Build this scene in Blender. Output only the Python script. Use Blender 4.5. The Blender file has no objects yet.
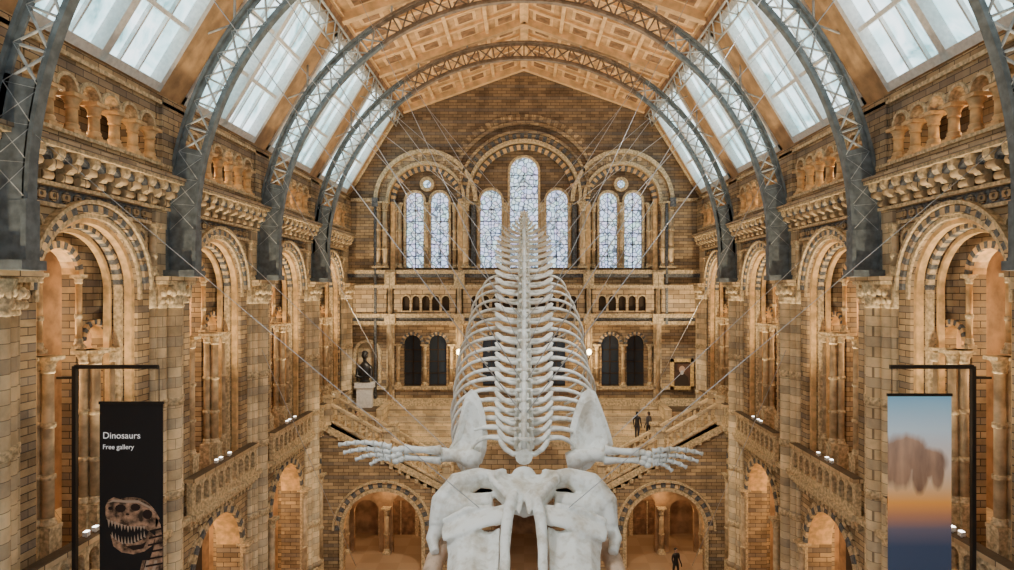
import bpy, math, random
import numpy as np
from mathutils import Vector, Matrix
random.seed(7)
ZC=16.5; F=620.0; HW=12.0; YB=42.0; SH=-.25
sc=bpy.context.scene
def P(px,py,d): return Vector(((px-524)*d/F, d, ZC+(290-py)*d/F))
# ------------------------------------------------------------ materials
def newmat(name):
    m=bpy.data.materials.new(name); m.use_nodes=True
    nt=m.node_tree; b=nt.nodes['Principled BSDF']; return m,nt,b
def N(nt,t,**k):
    n=nt.nodes.new(t)
    for a,v in k.items(): setattr(n,a,v)
    return n
def plain(name,col,rough=.6,metal=0,noise=0.0,nscale=8,bump=0.0):
    m,nt,b=newmat(name)
    b.inputs['Base Color'].default_value=(*col,1); b.inputs['Roughness'].default_value=rough; b.inputs['Metallic'].default_value=metal
    if noise>0 or bump>0:
        g=N(nt,'ShaderNodeNewGeometry'); n=N(nt,'ShaderNodeTexNoise'); n.inputs['Scale'].default_value=nscale; n.inputs['Detail'].default_value=6
        nt.links.new(g.outputs['Position'],n.inputs['Vector'])
        r=N(nt,'ShaderNodeValToRGB'); r.color_ramp.elements[0].position=.36; r.color_ramp.elements[1].position=.64
        r.color_ramp.elements[0].color=(*[c*(1-noise) for c in col],1); r.color_ramp.elements[1].color=(*[min(1,c*(1+noise)) for c in col],1)
        nt.links.new(n.outputs['Fac'],r.inputs['Fac']); nt.links.new(r.outputs['Color'],b.inputs['Base Color'])
        if bump>0:
            bp=N(nt,'ShaderNodeBump'); bp.inputs['Strength'].default_value=bump; bp.inputs['Distance'].default_value=.05
            nt.links.new(n.outputs['Fac'],bp.inputs['Height']); nt.links.new(bp.outputs['Normal'],b.inputs['Normal'])
    return m
def stone(name,c1,c2,mort,bw=.75,bh=.3,bump=.4,grey=.35,msize=.018,greycol=(.15,.15,.155)):
    m,nt,b=newmat(name); L=nt.links.new
    b.inputs['Roughness'].default_value=.7
    g=N(nt,'ShaderNodeNewGeometry'); s=N(nt,'ShaderNodeSeparateXYZ'); L(g.outputs['Position'],s.inputs[0])
    a=N(nt,'ShaderNodeMath',operation='ADD'); L(s.outputs[0],a.inputs[0]); L(s.outputs[1],a.inputs[1])
    c=N(nt,'ShaderNodeCombineXYZ'); L(a.outputs[0],c.inputs[0]); L(s.outputs[2],c.inputs[1])
    br=N(nt,'ShaderNodeTexBrick'); L(c.outputs[0],br.inputs['Vector'])
    br.inputs['Scale'].default_value=1; br.inputs['Brick Width'].default_value=bw; br.inputs['Row Height'].default_value=bh
    br.inputs['Mortar Size'].default_value=msize; br.inputs['Color1'].default_value=(*c1,1); br.inputs['Color2'].default_value=(*c2,1); br.inputs['Mortar'].default_value=(*mort,1)
    br.inputs['Bias'].default_value=-.05
    n=N(nt,'ShaderNodeTexNoise'); n.inputs['Scale'].default_value=.9; n.inputs['Detail'].default_value=6; n.inputs['Roughness'].default_value=.6
    L(g.outputs['Position'],n.inputs['Vector'])
    r=N(nt,'ShaderNodeValToRGB'); r.color_ramp.elements[0].position=.38; r.color_ramp.elements[1].position=.60
    r.color_ramp.elements[0].color=(.60,.57,.55,1); r.color_ramp.elements[1].color=(1.18,1.13,1.06,1)
    L(n.outputs['Fac'],r.inputs['Fac'])
    mx=N(nt,'ShaderNodeMix',data_type='RGBA',blend_type='MULTIPLY'); mx.inputs[0].default_value=.8
    L(br.outputs['Color'],mx.inputs[6]); L(r.outputs['Color'],mx.inputs[7])
    w=N(nt,'ShaderNodeMath',operation='MULTIPLY'); w.inputs[1].default_value=1/(bh*4); L(s.outputs[2],w.inputs[0])
    fr=N(nt,'ShaderNodeMath',operation='FRACT'); L(w.outputs[0],fr.inputs[0])
    gt=N(nt,'ShaderNodeMath',operation='GREATER_THAN'); gt.inputs[1].default_value=.75; L(fr.outputs[0],gt.inputs[0])
    ml=N(nt,'ShaderNodeMath',operation='MULTIPLY'); ml.inputs[1].default_value=grey; L(gt.outputs[0],ml.inputs[0])
    m2=N(nt,'ShaderNodeMix',data_type='RGBA'); L(ml.outputs[0],m2.inputs[0]); L(mx.outputs[2],m2.inputs[6]); m2.inputs[7].default_value=(*greycol,1)
    L(m2.outputs[2],b.inputs['Base Color'])
    n2=N(nt,'ShaderNodeTexNoise'); n2.inputs['Scale'].default_value=9; n2.inputs['Detail'].default_value=4; L(g.outputs['Position'],n2.inputs['Vector'])
    sb=N(nt,'ShaderNodeMath',operation='SUBTRACT'); L(n2.outputs['Fac'],sb.inputs[0]); L(br.outputs['Fac'],sb.inputs[1])
    bp=N(nt,'ShaderNodeBump'); bp.inputs['Strength'].default_value=bump; bp.inputs['Distance'].default_value=.04
    L(sb.outputs[0],bp.inputs['Height']); L(bp.outputs['Normal'],b.inputs['Normal'])
    return m
def emis(name,col,s):
    m,nt,b=newmat(name); b.inputs['Base Color'].default_value=(*col,1); b.inputs['Emission Color'].default_value=(*col,1); b.inputs['Emission Strength'].default_value=s; return m
M_wall=stone('terracotta_blocks',(.78,.60,.36),(.42,.30,.17),(.11,.08,.05))
M_brick=stone('buff_brick',(.58,.43,.245),(.27,.19,.108),(.08,.057,.038),bw=.6,bh=.2,grey=.4,msize=.014)
M_gable=stone('dark_brick',(.33,.235,.135),(.16,.11,.067),(.06,.043,.03),bw=.6,bh=.2,grey=.35,msize=.014)  # darker brick for the gable, triforium back and corbel ground
M_pier=stone('pier_blocks',(.82,.67,.43),(.58,.45,.27),(.26,.20,.125),bw=.6,bh=.34,grey=.35,msize=.010)
M_trim=plain('carved_terracotta',(.60,.465,.275),.65,noise=.38,nscale=9,bump=.5)
M_dark=plain('blue_grey_terracotta',(.12,.13,.14),.65,noise=.5,nscale=9,bump=.6)
M_col=plain('column_shaft',(.56,.42,.25),.5,noise=.3,nscale=3,bump=.2)
M_orange=plain('warm_lit_terracotta',(.72,.47,.22),.5,noise=.25,nscale=4,bump=.2)  # orange lamplight put into the colour of columns, jambs and arch rings
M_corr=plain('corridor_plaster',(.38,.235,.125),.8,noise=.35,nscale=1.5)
M_shade_black=plain('shade_and_black',(.045,.03,.02),.9)  # near-black: shade painted into recess panels; also window bars and portrait coat
M_iron=plain('painted_iron',(.135,.16,.17),.5,noise=.3,nscale=4)
M_ironb=plain('warm_lit_iron',(.20,.155,.115),.5,noise=.3,nscale=4)  # iron near the crown: warm ceiling light mixed into its brown
M_irond=plain('painted_iron_web',(.46,.49,.49),.5,noise=.25,nscale=4)
M_wood=plain('ceiling_timber',(.74,.48,.24),.6,noise=.2,nscale=2)
M_woodd=plain('brown_timber',(.25,.14,.07),.6,noise=.4,nscale=3)
M_white=plain('white_frame',(.76,.75,.72),.5,noise=.1)
M_black=plain('black_metal',(.015,.014,.014),.4)
M_gold=plain('gilt_frame',(.70,.48,.20),.4,.2,noise=.3)
M_steel=plain('steel_wire',(.5,.5,.5),.35,.3)
M_lamp=emis('warm_globe',(1,.78,.45),16)
M_flood=emis('flood_lens',(1,.95,.85),8)
def bonemat(name,base,tan,k):
    m,nt,b=newmat(name); L=nt.links.new; b.inputs['Roughness'].default_value=.5
    g=N(nt,'ShaderNodeNewGeometry'); n=N(nt,'ShaderNodeTexNoise'); n.inputs['Scale'].default_value=1.8; n.inputs['Detail'].default_value=7; n.inputs['Roughness'].default_value=.6; L(g.outputs['Position'],n.inputs['Vector'])
    r=N(nt,'ShaderNodeValToRGB'); e=r.color_ramp.elements; e[0].position=.36; e[0].color=(*tan,1); e[1].position=.50; e[1].color=(*base,1); L(n.outputs['Fac'],r.inputs['Fac'])
    mu=N(nt,'ShaderNodeTexNoise'); mu.inputs['Scale'].default_value=8; mu.inputs['Detail'].default_value=4; L(g.outputs['Position'],mu.inputs['Vector'])
    r2=N(nt,'ShaderNodeValToRGB'); r2.color_ramp.elements[0].position=.34; r2.color_ramp.elements[0].color=(.72,.69,.63,1); r2.color_ramp.elements[1].position=.48; L(mu.outputs['Fac'],r2.inputs['Fac'])
    mx=N(nt,'ShaderNodeMix',data_type='RGBA',blend_type='MULTIPLY'); mx.inputs[0].default_value=k; L(r.outputs['Color'],mx.inputs[6]); L(r2.outputs['Color'],mx.inputs[7]); L(mx.outputs[2],b.inputs['Base Color'])
    bp=N(nt,'ShaderNodeBump'); bp.inputs['Strength'].default_value=.35; bp.inputs['Distance'].default_value=.04; L(mu.outputs['Fac'],bp.inputs['Height']); L(bp.outputs['Normal'],b.inputs['Normal'])
    return m
M_bone=bonemat('whale_bone',(.88,.89,.83),(.62,.56,.45),.7)
M_bt=bonemat('aged_bone',(.66,.48,.34),(.42,.29,.2),.7)
def skyglass():
    m,nt,b=newmat('skylight_glass'); L=nt.links.new
    g=N(nt,'ShaderNodeNewGeometry'); n=N(nt,'ShaderNodeTexNoise'); n.inputs['Scale'].default_value=.55; n.inputs['Detail'].default_value=7; n.inputs['Roughness'].default_value=.65; n.inputs['Distortion'].default_value=1.5
    L(g.outputs['Position'],n.inputs['Vector'])
    r=N(nt,'ShaderNodeValToRGB'); e=r.color_ramp.elements; e[0].position=.36; e[0].color=(.14,.32,.35,1); e[1].position=.62; e[1].color=(.80,.93,1,1)
    el=e.new(.47); el.color=(.42,.68,.74,1)
    L(n.outputs['Fac'],r.inputs['Fac']); L(r.outputs['Color'],b.inputs['Emission Color']); b.inputs['Emission Strength'].default_value=3.0
    b.inputs['Base Color'].default_value=(.3,.35,.36,1); return m
M_sky=skyglass()
def leaded():
    m,nt,b=newmat('leaded_glass'); L=nt.links.new
    g=N(nt,'ShaderNodeNewGeometry'); v=N(nt,'ShaderNodeTexVoronoi',feature='DISTANCE_TO_EDGE'); v.inputs['Scale'].default_value=3.2
    L(g.outputs['Position'],v.inputs['Vector'])
    r=N(nt,'ShaderNodeValToRGB'); e=r.color_ramp.elements; e[0].position=.03; e[0].color=(.05,.07,.10,1); e[1].position=.13; e[1].color=(.66,.80,1,1)
    L(v.outputs['Distance'],r.inputs['Fac'])
    v2=N(nt,'ShaderNodeTexVoronoi'); v2.inputs['Scale'].default_value=3.2; L(g.outputs['Position'],v2.inputs['Vector'])
    mx=N(nt,'ShaderNodeMix',data_type='RGBA',blend_type='MULTIPLY'); mx.inputs[0].default_value=.25; L(r.outputs['Color'],mx.inputs[6]); L(v2.outputs['Color'],mx.inputs[7])
    L(mx.outputs[2],b.inputs['Emission Color']); b.inputs['Emission Strength'].default_value=2.1; b.inputs['Base Color'].default_value=(.2,.25,.3,1); return m
M_lead=leaded()
def floormat():
    m,nt,b=newmat('mosaic_floor'); L=nt.links.new
    g=N(nt,'ShaderNodeNewGeometry'); c=N(nt,'ShaderNodeTexChecker'); c.inputs['Scale'].default_value=.8
    c.inputs['Color1'].default_value=(.36,.25,.16,1); c.inputs['Color2'].default_value=(.31,.21,.13,1)
    L(g.outputs['Position'],c.inputs['Vector']); L(c.outputs['Color'],b.inputs['Base Color']); b.inputs['Roughness'].default_value=.3; return m
M_floor=floormat()
# ------------------------------------------------------------ mesh builder
class MB:
    def __init__(s,T=None):
        s.V=[];s.F=[];s.M=[];s.S=[];s.T=T or (lambda u,v,w:(u,v,w))
    def face(s,pts,mi=0,sm=False):
        b=len(s.V)
        for p in pts: s.V.append(s.T(*p))
        s.F.append(tuple(range(b,b+len(pts)))); s.M.append(mi); s.S.append(sm)
    def box(s,u0,u1,v0,v1,w0,w1,mi=0):
        if u1<=u0 or v1<=v0: return
        b=len(s.V)
        for u in(u0,u1):
            for v in(v0,v1):
                for w in(w0,w1): s.V.append(s.T(u,v,w))
        for f in((0,1,3,2),(4,6,7,5),(0,4,5,1),(2,3,7,6),(0,2,6,4),(1,5,7,3)):
            s.F.append(tuple(b+i for i in f)); s.M.append(mi); s.S.append(False)
    def prism(s,pts,off,mi=0):
        n=len(pts); q=[tuple(a+b for a,b in zip(p,off)) for p in pts]
        s.face(pts,mi); s.face(q[::-1],mi)
        for i in range(n):
            j=(i+1)%n; s.face([pts[i],q[i],q[j],pts[j]],mi)
    def strip(s,c,r,sp,v1,w0,w1,mi,mi2,n=12):
        pr=None
        for i in range(n+1):
            t=math.pi-math.pi*i/n; p=(c+r*math.cos(t),sp+r*math.sin(t))
            if pr:
                s.face([(pr[0],pr[1],w0),(p[0],p[1],w0),(p[0],v1,w0),(pr[0],v1,w0)],mi)
                s.face([(pr[0],pr[1],w1),(pr[0],v1,w1),(p[0],v1,w1),(p[0],p[1],w1)],mi)
                s.face([(pr[0],pr[1],w0),(pr[0],pr[1],w1),(p[0],p[1],w1),(p[0],p[1],w0)],mi2)
            pr=p
        s.face([(c-r,v1,w0),(c+r,v1,w0),(c+r,v1,w1),(c-r,v1,w1)],mi)
    def wall(s,u0,u1,v0,v1,w0,w1,ops,mi=0,mi2=None,n=12):
        if mi2 is None: mi2=mi
        cur=u0
        for (c,r,sp,b) in sorted(ops):
            s.box(cur,c-r,v0,v1,w0,w1,mi)
            if b>v0: s.box(c-r,c+r,v0,b,w0,w1,mi)
            s.strip(c,r,sp,v1,w0,w1,mi,mi2,n); cur=c+r
        s.box(cur,u1,v0,v1,w0,w1,mi)
    def ring(s,c,sp,r0,r1,w0,w1,mi=0,alt=None,n=20,legs=None,a0=0,a1=math.pi):
        for i in range(n):
            t0=a0+(a1-a0)*i/n; t1=a0+(a1-a0)*(i+1)/n
            a=lambda r,t,w:(c+r*math.cos(t),sp+r*math.sin(t),w)
            m=mi if (alt is None or i%2==0) else alt
            s.face([a(r0,t0,w0),a(r1,t0,w0),a(r1,t1,w0),a(r0,t1,w0)],m)
            s.face([a(r0,t0,w1),a(r1,t0,w1),a(r1,t1,w1),a(r0,t1,w1)],m)
            s.face([a(r1,t0,w0),a(r1,t0,w1),a(r1,t1,w1),a(r1,t1,w0)],m)
            s.face([a(r0,t0,w0),a(r0,t0,w1),a(r0,t1,w1),a(r0,t1,w0)],m)
        if legs is not None:
            s.box(c-r1,c-r0,legs,sp,w0,w1,mi); s.box(c+r0,c+r1,legs,sp,w0,w1,mi)
    def lathe(s,u,w,prof,n=10,mi=0):
        b=len(s.V)
        for r,z in prof:
            for k in range(n):
                t=2*math.pi*k/n; s.V.append(s.T(u+r*math.cos(t),z,w+r*math.sin(t)))
        for i in range(len(prof)-1):
            for k in range(n):
                k2=(k+1)%n
                s.F.append((b+i*n+k,b+i*n+k2,b+(i+1)*n+k2,b+(i+1)*n+k)); s.M.append(mi); s.S.append(True)
        for i in (0,len(prof)-1):
            s.F.append(tuple(b+i*n+k for k in range(n))); s.M.append(mi); s.S.append(False)
    def column(s,u,w,z0,z1,r,mi=0,mc=1,n=10,rings=1,ch=None):
        ch=ch or min(.5,3*r)
        s.box(u-1.5*r,u+1.5*r,z0,z0+.1,w-1.5*r,w+1.5*r,mc)
        s.lathe(u,w,[(1.4*r,z0+.1),(1.4*r,z0+.16),(1.1*r,z0+.2),(1.25*r,z0+.25),(r,z0+.3)],n,mc)
        s.lathe(u,w,[(r,z0+.3),(r*.93,z1-ch)],n,mi)
        for i in range(rings):
            z=z0+(z1-ch-z0)*(i+1)/(rings+1)
            s.lathe(u,w,[(r,z-.07),(1.25*r,z-.05),(1.25*r,z+.05),(r,z+.07)],n,mc)
        s.lathe(u,w,[(r*.93,z1-ch),(1.15*r,z1-ch+.02),(1.15*r,z1-ch+.07),(r,z1-ch+.1),(1.25*r,z1-ch*.55),(1.15*r,z1-ch*.5),(1.7*r,z1-.1)],n,mc)
        s.box(u-1.75*r,u+1.75*r,z1-.1,z1,w-1.75*r,w+1.75*r,mc)
    def tube(s,path,ra,rb=None,side=None,n=8,mi=0,cap=True):
        path=[Vector(p) for p in path]; m=len(path)
        if not hasattr(ra,'__len__'): ra=[ra]*m
        if rb is None: rb=ra
        if not hasattr(rb,'__len__'): rb=[rb]*m
        b=len(s.V); prevA=None
        for i,p in enumerate(path):
            t=(path[min(i+1,m-1)]-path[max(i-1,0)]).normalized()
            ref=Vector(side) if side is not None else (prevA if prevA is not None else (Vector((0,0,1)) if abs(t.z)<.9 else Vector((1,0,0))))
            A=(ref-t*ref.dot(t))
            if A.length<1e-4: A=t.orthogonal()
            A.normalize(); B=t.cross(A); prevA=A
            for k in range(n):
                a=2*math.pi*k/n; q=p+A*(ra[i]*math.cos(a))+B*(rb[i]*math.sin(a)); s.V.append(s.T(*q))
        for i in range(m-1):
            for k in range(n):
                k2=(k+1)%n; s.F.append((b+i*n+k,b+i*n+k2,b+(i+1)*n+k2,b+(i+1)*n+k)); s.M.append(mi); s.S.append(True)
        if cap:
            for i in(0,m-1): s.F.append(tuple(b+i*n+k for k in range(n))); s.M.append(mi); s.S.append(False)
    def ell(s,c,r,mi=0,nu=14,nv=9):
        b=len(s.V)
        for j in range(1,nv):
            ph=math.pi*j/nv
            for k in range(nu):
                t=2*math.pi*k/nu; s.V.append(s.T(c[0]+r[0]*math.sin(ph)*math.cos(t),c[1]+r[1]*math.sin(ph)*math.sin(t),c[2]+r[2]*math.cos(ph)))
        top=len(s.V); s.V.append(s.T(c[0],c[1],c[2]+r[2])); bot=len(s.V); s.V.append(s.T(c[0],c[1],c[2]-r[2]))
        for j in range(nv-2):
            for k in range(nu):
                k2=(k+1)%nu; s.F.append((b+j*nu+k,b+j*nu+k2,b+(j+1)*nu+k2,b+(j+1)*nu+k)); s.M.append(mi); s.S.append(True)
        for k in range(nu):
            k2=(k+1)%nu
            s.F.append((b+k,top,b+k2)); s.M.append(mi); s.S.append(True)
            l=b+(nv-2)*nu; s.F.append((l+k,l+k2,bot)); s.M.append(mi); s.S.append(True)
    def mesh(s,name,mats):
        me=bpy.data.meshes.new(name); me.from_pydata([tuple(v) for v in s.V],[],s.F)
        for m in mats: me.materials.append(m)
        me.polygons.foreach_set('material_index',s.M); me.polygons.foreach_set('use_smooth',s.S); me.update()
        import bmesh
        bm=bmesh.new(); bm.from_mesh(me); bmesh.ops.recalc_face_normals(bm,faces=bm.faces); bm.to_mesh(me); bm.free()
        return me
def obj(name,data,parent=None,loc=(0,0,0),rz=0):
    o=bpy.data.objects.new(name,data); sc.collection.objects.link(o); o.location=loc; o.rotation_euler[2]=rz
    if parent: o.parent=parent
    return o
# ------------------------------------------------------------ side bay
MATS=[M_wall,M_trim,M_dark,M_col,M_orange,M_brick,M_shade_black,M_corr,M_pier,M_gable]
TL=lambda u,v,w:(-(HW+w),u,v+ZC)
b=MB(TL)
FLR=-16.5; HB=2.5
b.wall(-HB,HB,FLR,-8.1,0,1.0,[(0,1.95,-10.75,FLR)],5,4,16)
b.ring(0,-10.75,1.95,2.2,-.12,0,1,2,22,legs=FLR); b.ring(0,-10.75,2.2,2.4,-.06,0,5,1,28)
for u in(-2.15,2.15): b.column(u,-.15,FLR,-10.7,.16,3,1)
b.wall(-HB,HB,-8.1,2.1,0,1.0,[(0,2.0,0,-7.9)],5,5,20)
b.ring(0,0,2.0,2.12,-.08,0,1,None,24,legs=-.3); b.ring(0,0,2.16,2.34,-.16,0,0,2,34); b.ring(0,0,2.38,2.48,-.24,0,1,None,24)
b.ring(0,0,1.86,2.0,.1,.32,4,None,30,legs=-7.5); b.ring(0,0,1.72,1.86,.36,.56,1,2,34,legs=-7.5); b.ring(0,0,1.6,1.72,.62,.8,4,None,30,legs=-7.5)
for u in(-2.1,2.1):
    b.ring(u,1.62,.22,.32,-.06,0,1,None,14,a0=0,a1=2*math.pi); b.ring(u,1.62,.02,.18,-.04,0,2,None,10,a0=0,a1=2*math.pi)
b.wall(-2.1,2.1,-8.1,2.1,1.0,1.4,[(0,.72,.45,-7.9),(-1.5,.46,-1.5,-7.9),(1.5,.46,-1.5,-7.9)],5,4,12)
b.ring(0,.45,.72,.92,.9,1.0,4,2,18)
for u in(-1.5,1.5): b.ring(u,-1.5,.46,.62,.9,1.0,4,2,14)
b.box(-2.0,-.72,-1.95,-1.75,.8,1.0,1); b.box(.72,2.0,-1.95,-1.75,.8,1.0,1)
for u in(-2.0,-1.0,-.78,.78,1.0,2.0):
    b.column(u,.8,-6.3,-1.75,.13,3,1,10,2); b.box(u-.2,u+.2,-7.9,-6.3,.6,1.0,1)
for u,w in((-1.8,.62),(1.8,.62),(-.9,.55),(.9,.55)):
    b.column(u,w,-6.3,-1.75,.15,3,1,10,2); b.box(u-.22,u+.22,-7.9,-6.3,w-.2,w+.2,1)
for u in (-.74,.74): b.column(u,.92,-1.7,.45,.09,4,1,8,1)
b.box(-HB,HB,2.1,2.2,-.14,.6,1); b.box(-HB,HB,2.2,2.62,0,.6,2)
for i in range(12):
    u=-2.3+i*.418
    b.ring(u,2.41,.06,.15,-.05,0,5,None,10,a0=0,a1=2*math.pi)
b.box(-3.5,3.5,2.62,2.72,-.2,.6,1)
b.box(-3.5,3.5,2.72,3.5,0,.6,9)
pf=[(0,2.7),(-.1,2.7),(-.18,2.8),(-.16,2.95),(-.3,2.98),(-.4,3.08),(-.38,3.2),(-.52,3.24),(-.58,3.34),(-.58,3.5),(0,3.5)]
k=11
for i in range(k):
    u=-3.5+7*(i+.5)/k
    b.prism([(u-.12,v,w) for w,v in pf],(.24,0,0),1)
    b.tube([(u-.17,2.86,-.16),(u+.17,2.86,-.16)],.11,n=8,mi=0); b.tube([(u-.17,3.14,-.38),(u+.17,3.14,-.38)],.11,n=8,mi=0)
    b.ring(u+.32,3.2,.14,.24,-.45,0,2,None,8); b.box(u+.12,u+.52,2.75,3.4,-.02,.0,6)  # dark panel paints in the shade between corbels
b.box(-3.5,3.5,3.5,3.6,-.66,.6,1); b.box(-3.5,3.5,3.6,3.7,-.72,.6,0); b.box(-3.5,3.5,3.7,4.0,-.25,.3,5); b.box(-3.5,3.5,4.0,4.1,-.32,.32,1)
nA=6; sp=.85; us=[-2.55+sp*i for i in range(nA+1)]
b.wall(-2.6,2.6,5.15,6.0,-.2,.25,[(u+sp/2,.33,5.2,5.15) for u in us[:-1]],5,1,10)
for u in us:
    b.column(u,-.04,4.1,5.17,.15,4,4,10,0,.38)
for u in us[:-1]: b.ring(u+sp/2,5.2,.33,.42,-.27,-.2,1,None,10)
b.box(-3.5,-2.65,4.0,6.0,-.2,.5,5); b.box(2.65,3.5,4.0,6.0,-.2,.5,5)
b.box(-3.5,3.5,6.0,6.12,-.3,.4,1); b.box(-3.5,3.5,6.12,6.35,-.2,.4,5)
b.box(-3.5,3.5,3.6,6.35,1.5,1.6,9); b.box(-3.5,3.5,6.25,6.35,.4,1.6,9); b.box(-3.5,3.5,3.4,3.6,.5,1.6,9)
b.box(-2.6,2.6,-8.1,-7.9,-.55,0,1); b.box(-2.6,2.6,-8.3,-8.1,-.35,0,1)
for i in range(16): b.box(-2.45+i*.32,-2.3+i*.32,-8.5,-8.3,-.28,0,1)
b.wall(-2.6,2.6,-7.9,-6.75,-.42,-.22,[(-2.2+i*.55,.19,-7.1,-7.6) for i in range(9)],1,1,8)
b.box(-2.6,2.6,-6.75,-6.6,-.5,-.14,0)
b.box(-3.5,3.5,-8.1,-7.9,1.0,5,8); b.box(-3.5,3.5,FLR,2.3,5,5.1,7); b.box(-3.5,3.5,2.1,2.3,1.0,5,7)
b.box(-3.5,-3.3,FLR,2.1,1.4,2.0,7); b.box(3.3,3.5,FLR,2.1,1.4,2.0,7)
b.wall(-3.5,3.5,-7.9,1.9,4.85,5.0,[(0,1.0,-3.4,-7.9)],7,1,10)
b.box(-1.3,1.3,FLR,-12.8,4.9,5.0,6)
bay=b.mesh('bay',MATS)
# pier
b=MB(TL)
b.box(-1.0,1.0,FLR,-.3,0,1.4,5)
b.box(-.55,.55,FLR,-.55,-.14,0,8)
b.box(-.7,.7,FLR,FLR+1.1,-.55,0,1)
def shaft(u,w,r,z0=FLR+1.1,z1=-.5):
    b.lathe(u,w,[(r*1.4,z0),(r*1.4,z0+.2),(r,z0+.35),(r,z1)],14,8)
    z=z0+2.4
    while z<z1-1: b.lathe(u,w,[(r,z-.14),(1.18*r,z-.1),(1.1*r,z),(1.18*r,z+.1),(r,z+.14)],12,1); z+=3.1
    b.lathe(u,w,[(r,z1-.1),(1.2*r,z1-.05),(1.05*r,z1+.05),(1.25*r,z1+.3),(1.1*r,z1+.34),(1.5*r,z1+.75)],12,1)
shaft(0,-.2,.32); shaft(-.5,-.1,.2); shaft(.5,-.1,.2); shaft(-.78,-.04,.12); shaft(.78,-.04,.12)
for i in range(9):
    u=-.72+i*.18; b.ell((u,-.1+ .05*(i%2),-.28-.25*math.cos(u*1.7)),(.09,.14,.1),1,6,5); b.ell((u+.09,-.35,-.2-.22*math.cos(u*1.7)),(.08,.12,.09),1,6,5)
b.box(-.85,.85,.18,.3,-.56,1.0,1); b.box(-.92,.92,.3,.44,-.64,1.0,0)
b.box(-1.0,1.0,-.3,6.35,0,.9,5); b.box(-.75,.75,.46,2.6,-.12,0,8)
b.box(-.7,.7,3.7,6.2,-.3,0,5)
b.box(-1.06,1.06,-8.1,-7.9,-.4,0,1)
b.column(-.86,-.1,.46,2.1,.12,3,1); b.column(.86,-.1,.46,2.1,.12,3,1)
pier=b.mesh('pier',MATS)
wl=obj('wall_left',None); wr=obj('wall_right',None)
bayc=[y+SH for y in (3.5,10.5,17.5,24.5,31.5,38.5)]; pc=[y+SH for y in(0,7,14,21,28,35,41.7)]
for par,rz in((wl,0),(wr,math.pi)):
    for y in bayc: obj('arcade_bay',bay,par,(0,y,0),rz)
    for y in pc: obj('clustered_pier',pier,par,(0,y,0),rz)
# ------------------------------------------------------------ back wall
TB=lambda u,v,w:(u,YB+w,v+ZC)
b=MB(TB)
W0=5
b.wall(-12,12,-7.8,-2,0,.6,[(c,.6,-3.65,-6.5) for c in(-7.55,-5.85,5.85,7.55,-2.2,0,2.2)]+[(-10.6,.75,-4.3,-6.3)],W0,1)
b.box(-12,12,-2,1.3,0,.6,W0)
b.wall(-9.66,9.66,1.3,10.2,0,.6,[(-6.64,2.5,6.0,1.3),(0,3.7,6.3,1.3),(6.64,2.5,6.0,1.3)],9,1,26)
for s in(-1,1):
    b.box(min(s*9.66,s*12),max(s*9.66,s*12),1.3,6.2,0,.6,W0)
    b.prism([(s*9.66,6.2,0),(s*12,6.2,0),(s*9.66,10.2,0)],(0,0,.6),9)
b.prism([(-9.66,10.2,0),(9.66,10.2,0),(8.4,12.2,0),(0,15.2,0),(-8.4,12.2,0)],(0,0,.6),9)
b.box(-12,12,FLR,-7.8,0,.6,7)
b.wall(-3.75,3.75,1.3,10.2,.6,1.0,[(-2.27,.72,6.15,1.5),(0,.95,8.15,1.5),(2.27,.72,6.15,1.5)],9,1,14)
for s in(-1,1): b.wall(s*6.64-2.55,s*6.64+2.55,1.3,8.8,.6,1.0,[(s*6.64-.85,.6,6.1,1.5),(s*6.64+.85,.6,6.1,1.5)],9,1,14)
for c,r,sp in[(-2.27,.72,6.15),(0,.95,8.15),(2.27,.72,6.15)]+[(s*6.64+d,.6,6.1) for s in(-1,1) for d in(-.85,.85)]:
    b.ring(c,sp,r,r+.16,.48,.6,1,None,16,legs=1.5)
b.ring(0,6.3,3.7,3.9,-.25,0,1,None,40,legs=6.0); b.ring(0,6.3,3.95,4.3,-.12,0,5,2,50); b.ring(0,6.3,4.33,4.5,-.3,0,5,None,40)
b.ring(0,6.3,3.3,3.6,.2,.5,2,4,44,legs=1.3); b.ring(0,6.3,4.9,5.15,-.1,0,5,None,36,a0=.45,a1=math.pi-.45); b.ring(0,6.3,5.18,5.6,-.05,0,9,5,44,a0=.5,a1=math.pi-.5)
for s in(-1,1):
    c=s*6.64
    b.ring(c,6.0,2.5,2.7,-.22,0,1,None,34); b.ring(c,6.0,2.74,3.2,-.1,0,5,0,36); b.ring(c,6.0,3.23,3.5,-.3,0,1,None,34)
    b.ring(c,6.0,2.15,2.45,.2,.5,4,2,34,legs=1.3)
    b.ring(c,7.25,.28,.5,.4,.6,1,None,18,a0=0,a1=2*math.pi)
for u,r in[(-9.9,.22),(-9.4,.17),(-8.75,.13),(-8.5,.13),(-6.64,.13),(-4.75,.13),(-4.45,.13),(-3.95,.2),(-3.5,.15),(-3.15,.12),(-1.25,.13)]:
    for s in(-1,1):
        w=-.1 if abs(u)>9 or abs(abs(u)-3.95)<.1 else .42
        b.column(s*u,w,1.5,5.95,r,3,1,10,2,.6)
for v0,v1,w,mi in[(1.1,1.35,-.35,1),(.85,1.1,-.2,2),(.15,.35,-.45,1),(-1.85,-1.6,-.4,1),(-2.1,-1.85,-.2,2),(-2.35,-2.1,-.3,1),(-6.7,-6.5,-.3,1),(-7.8,-7.3,-.35,1)]:
    b.box(-12,12,v0,v1,w,0,mi)
b.box(-12,-10.15,6.0,6.2,-.15,0,1); b.box(10.15,12,6.0,6.2,-.15,0,1)
ops=[]
for s in(-1,1):
    ops+=[(s*x,.26,-.65,-1.4) for x in(7.95,7.28,6.61,5.94,5.27,3.3,2.6,1.9,1.2,.5)]
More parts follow.
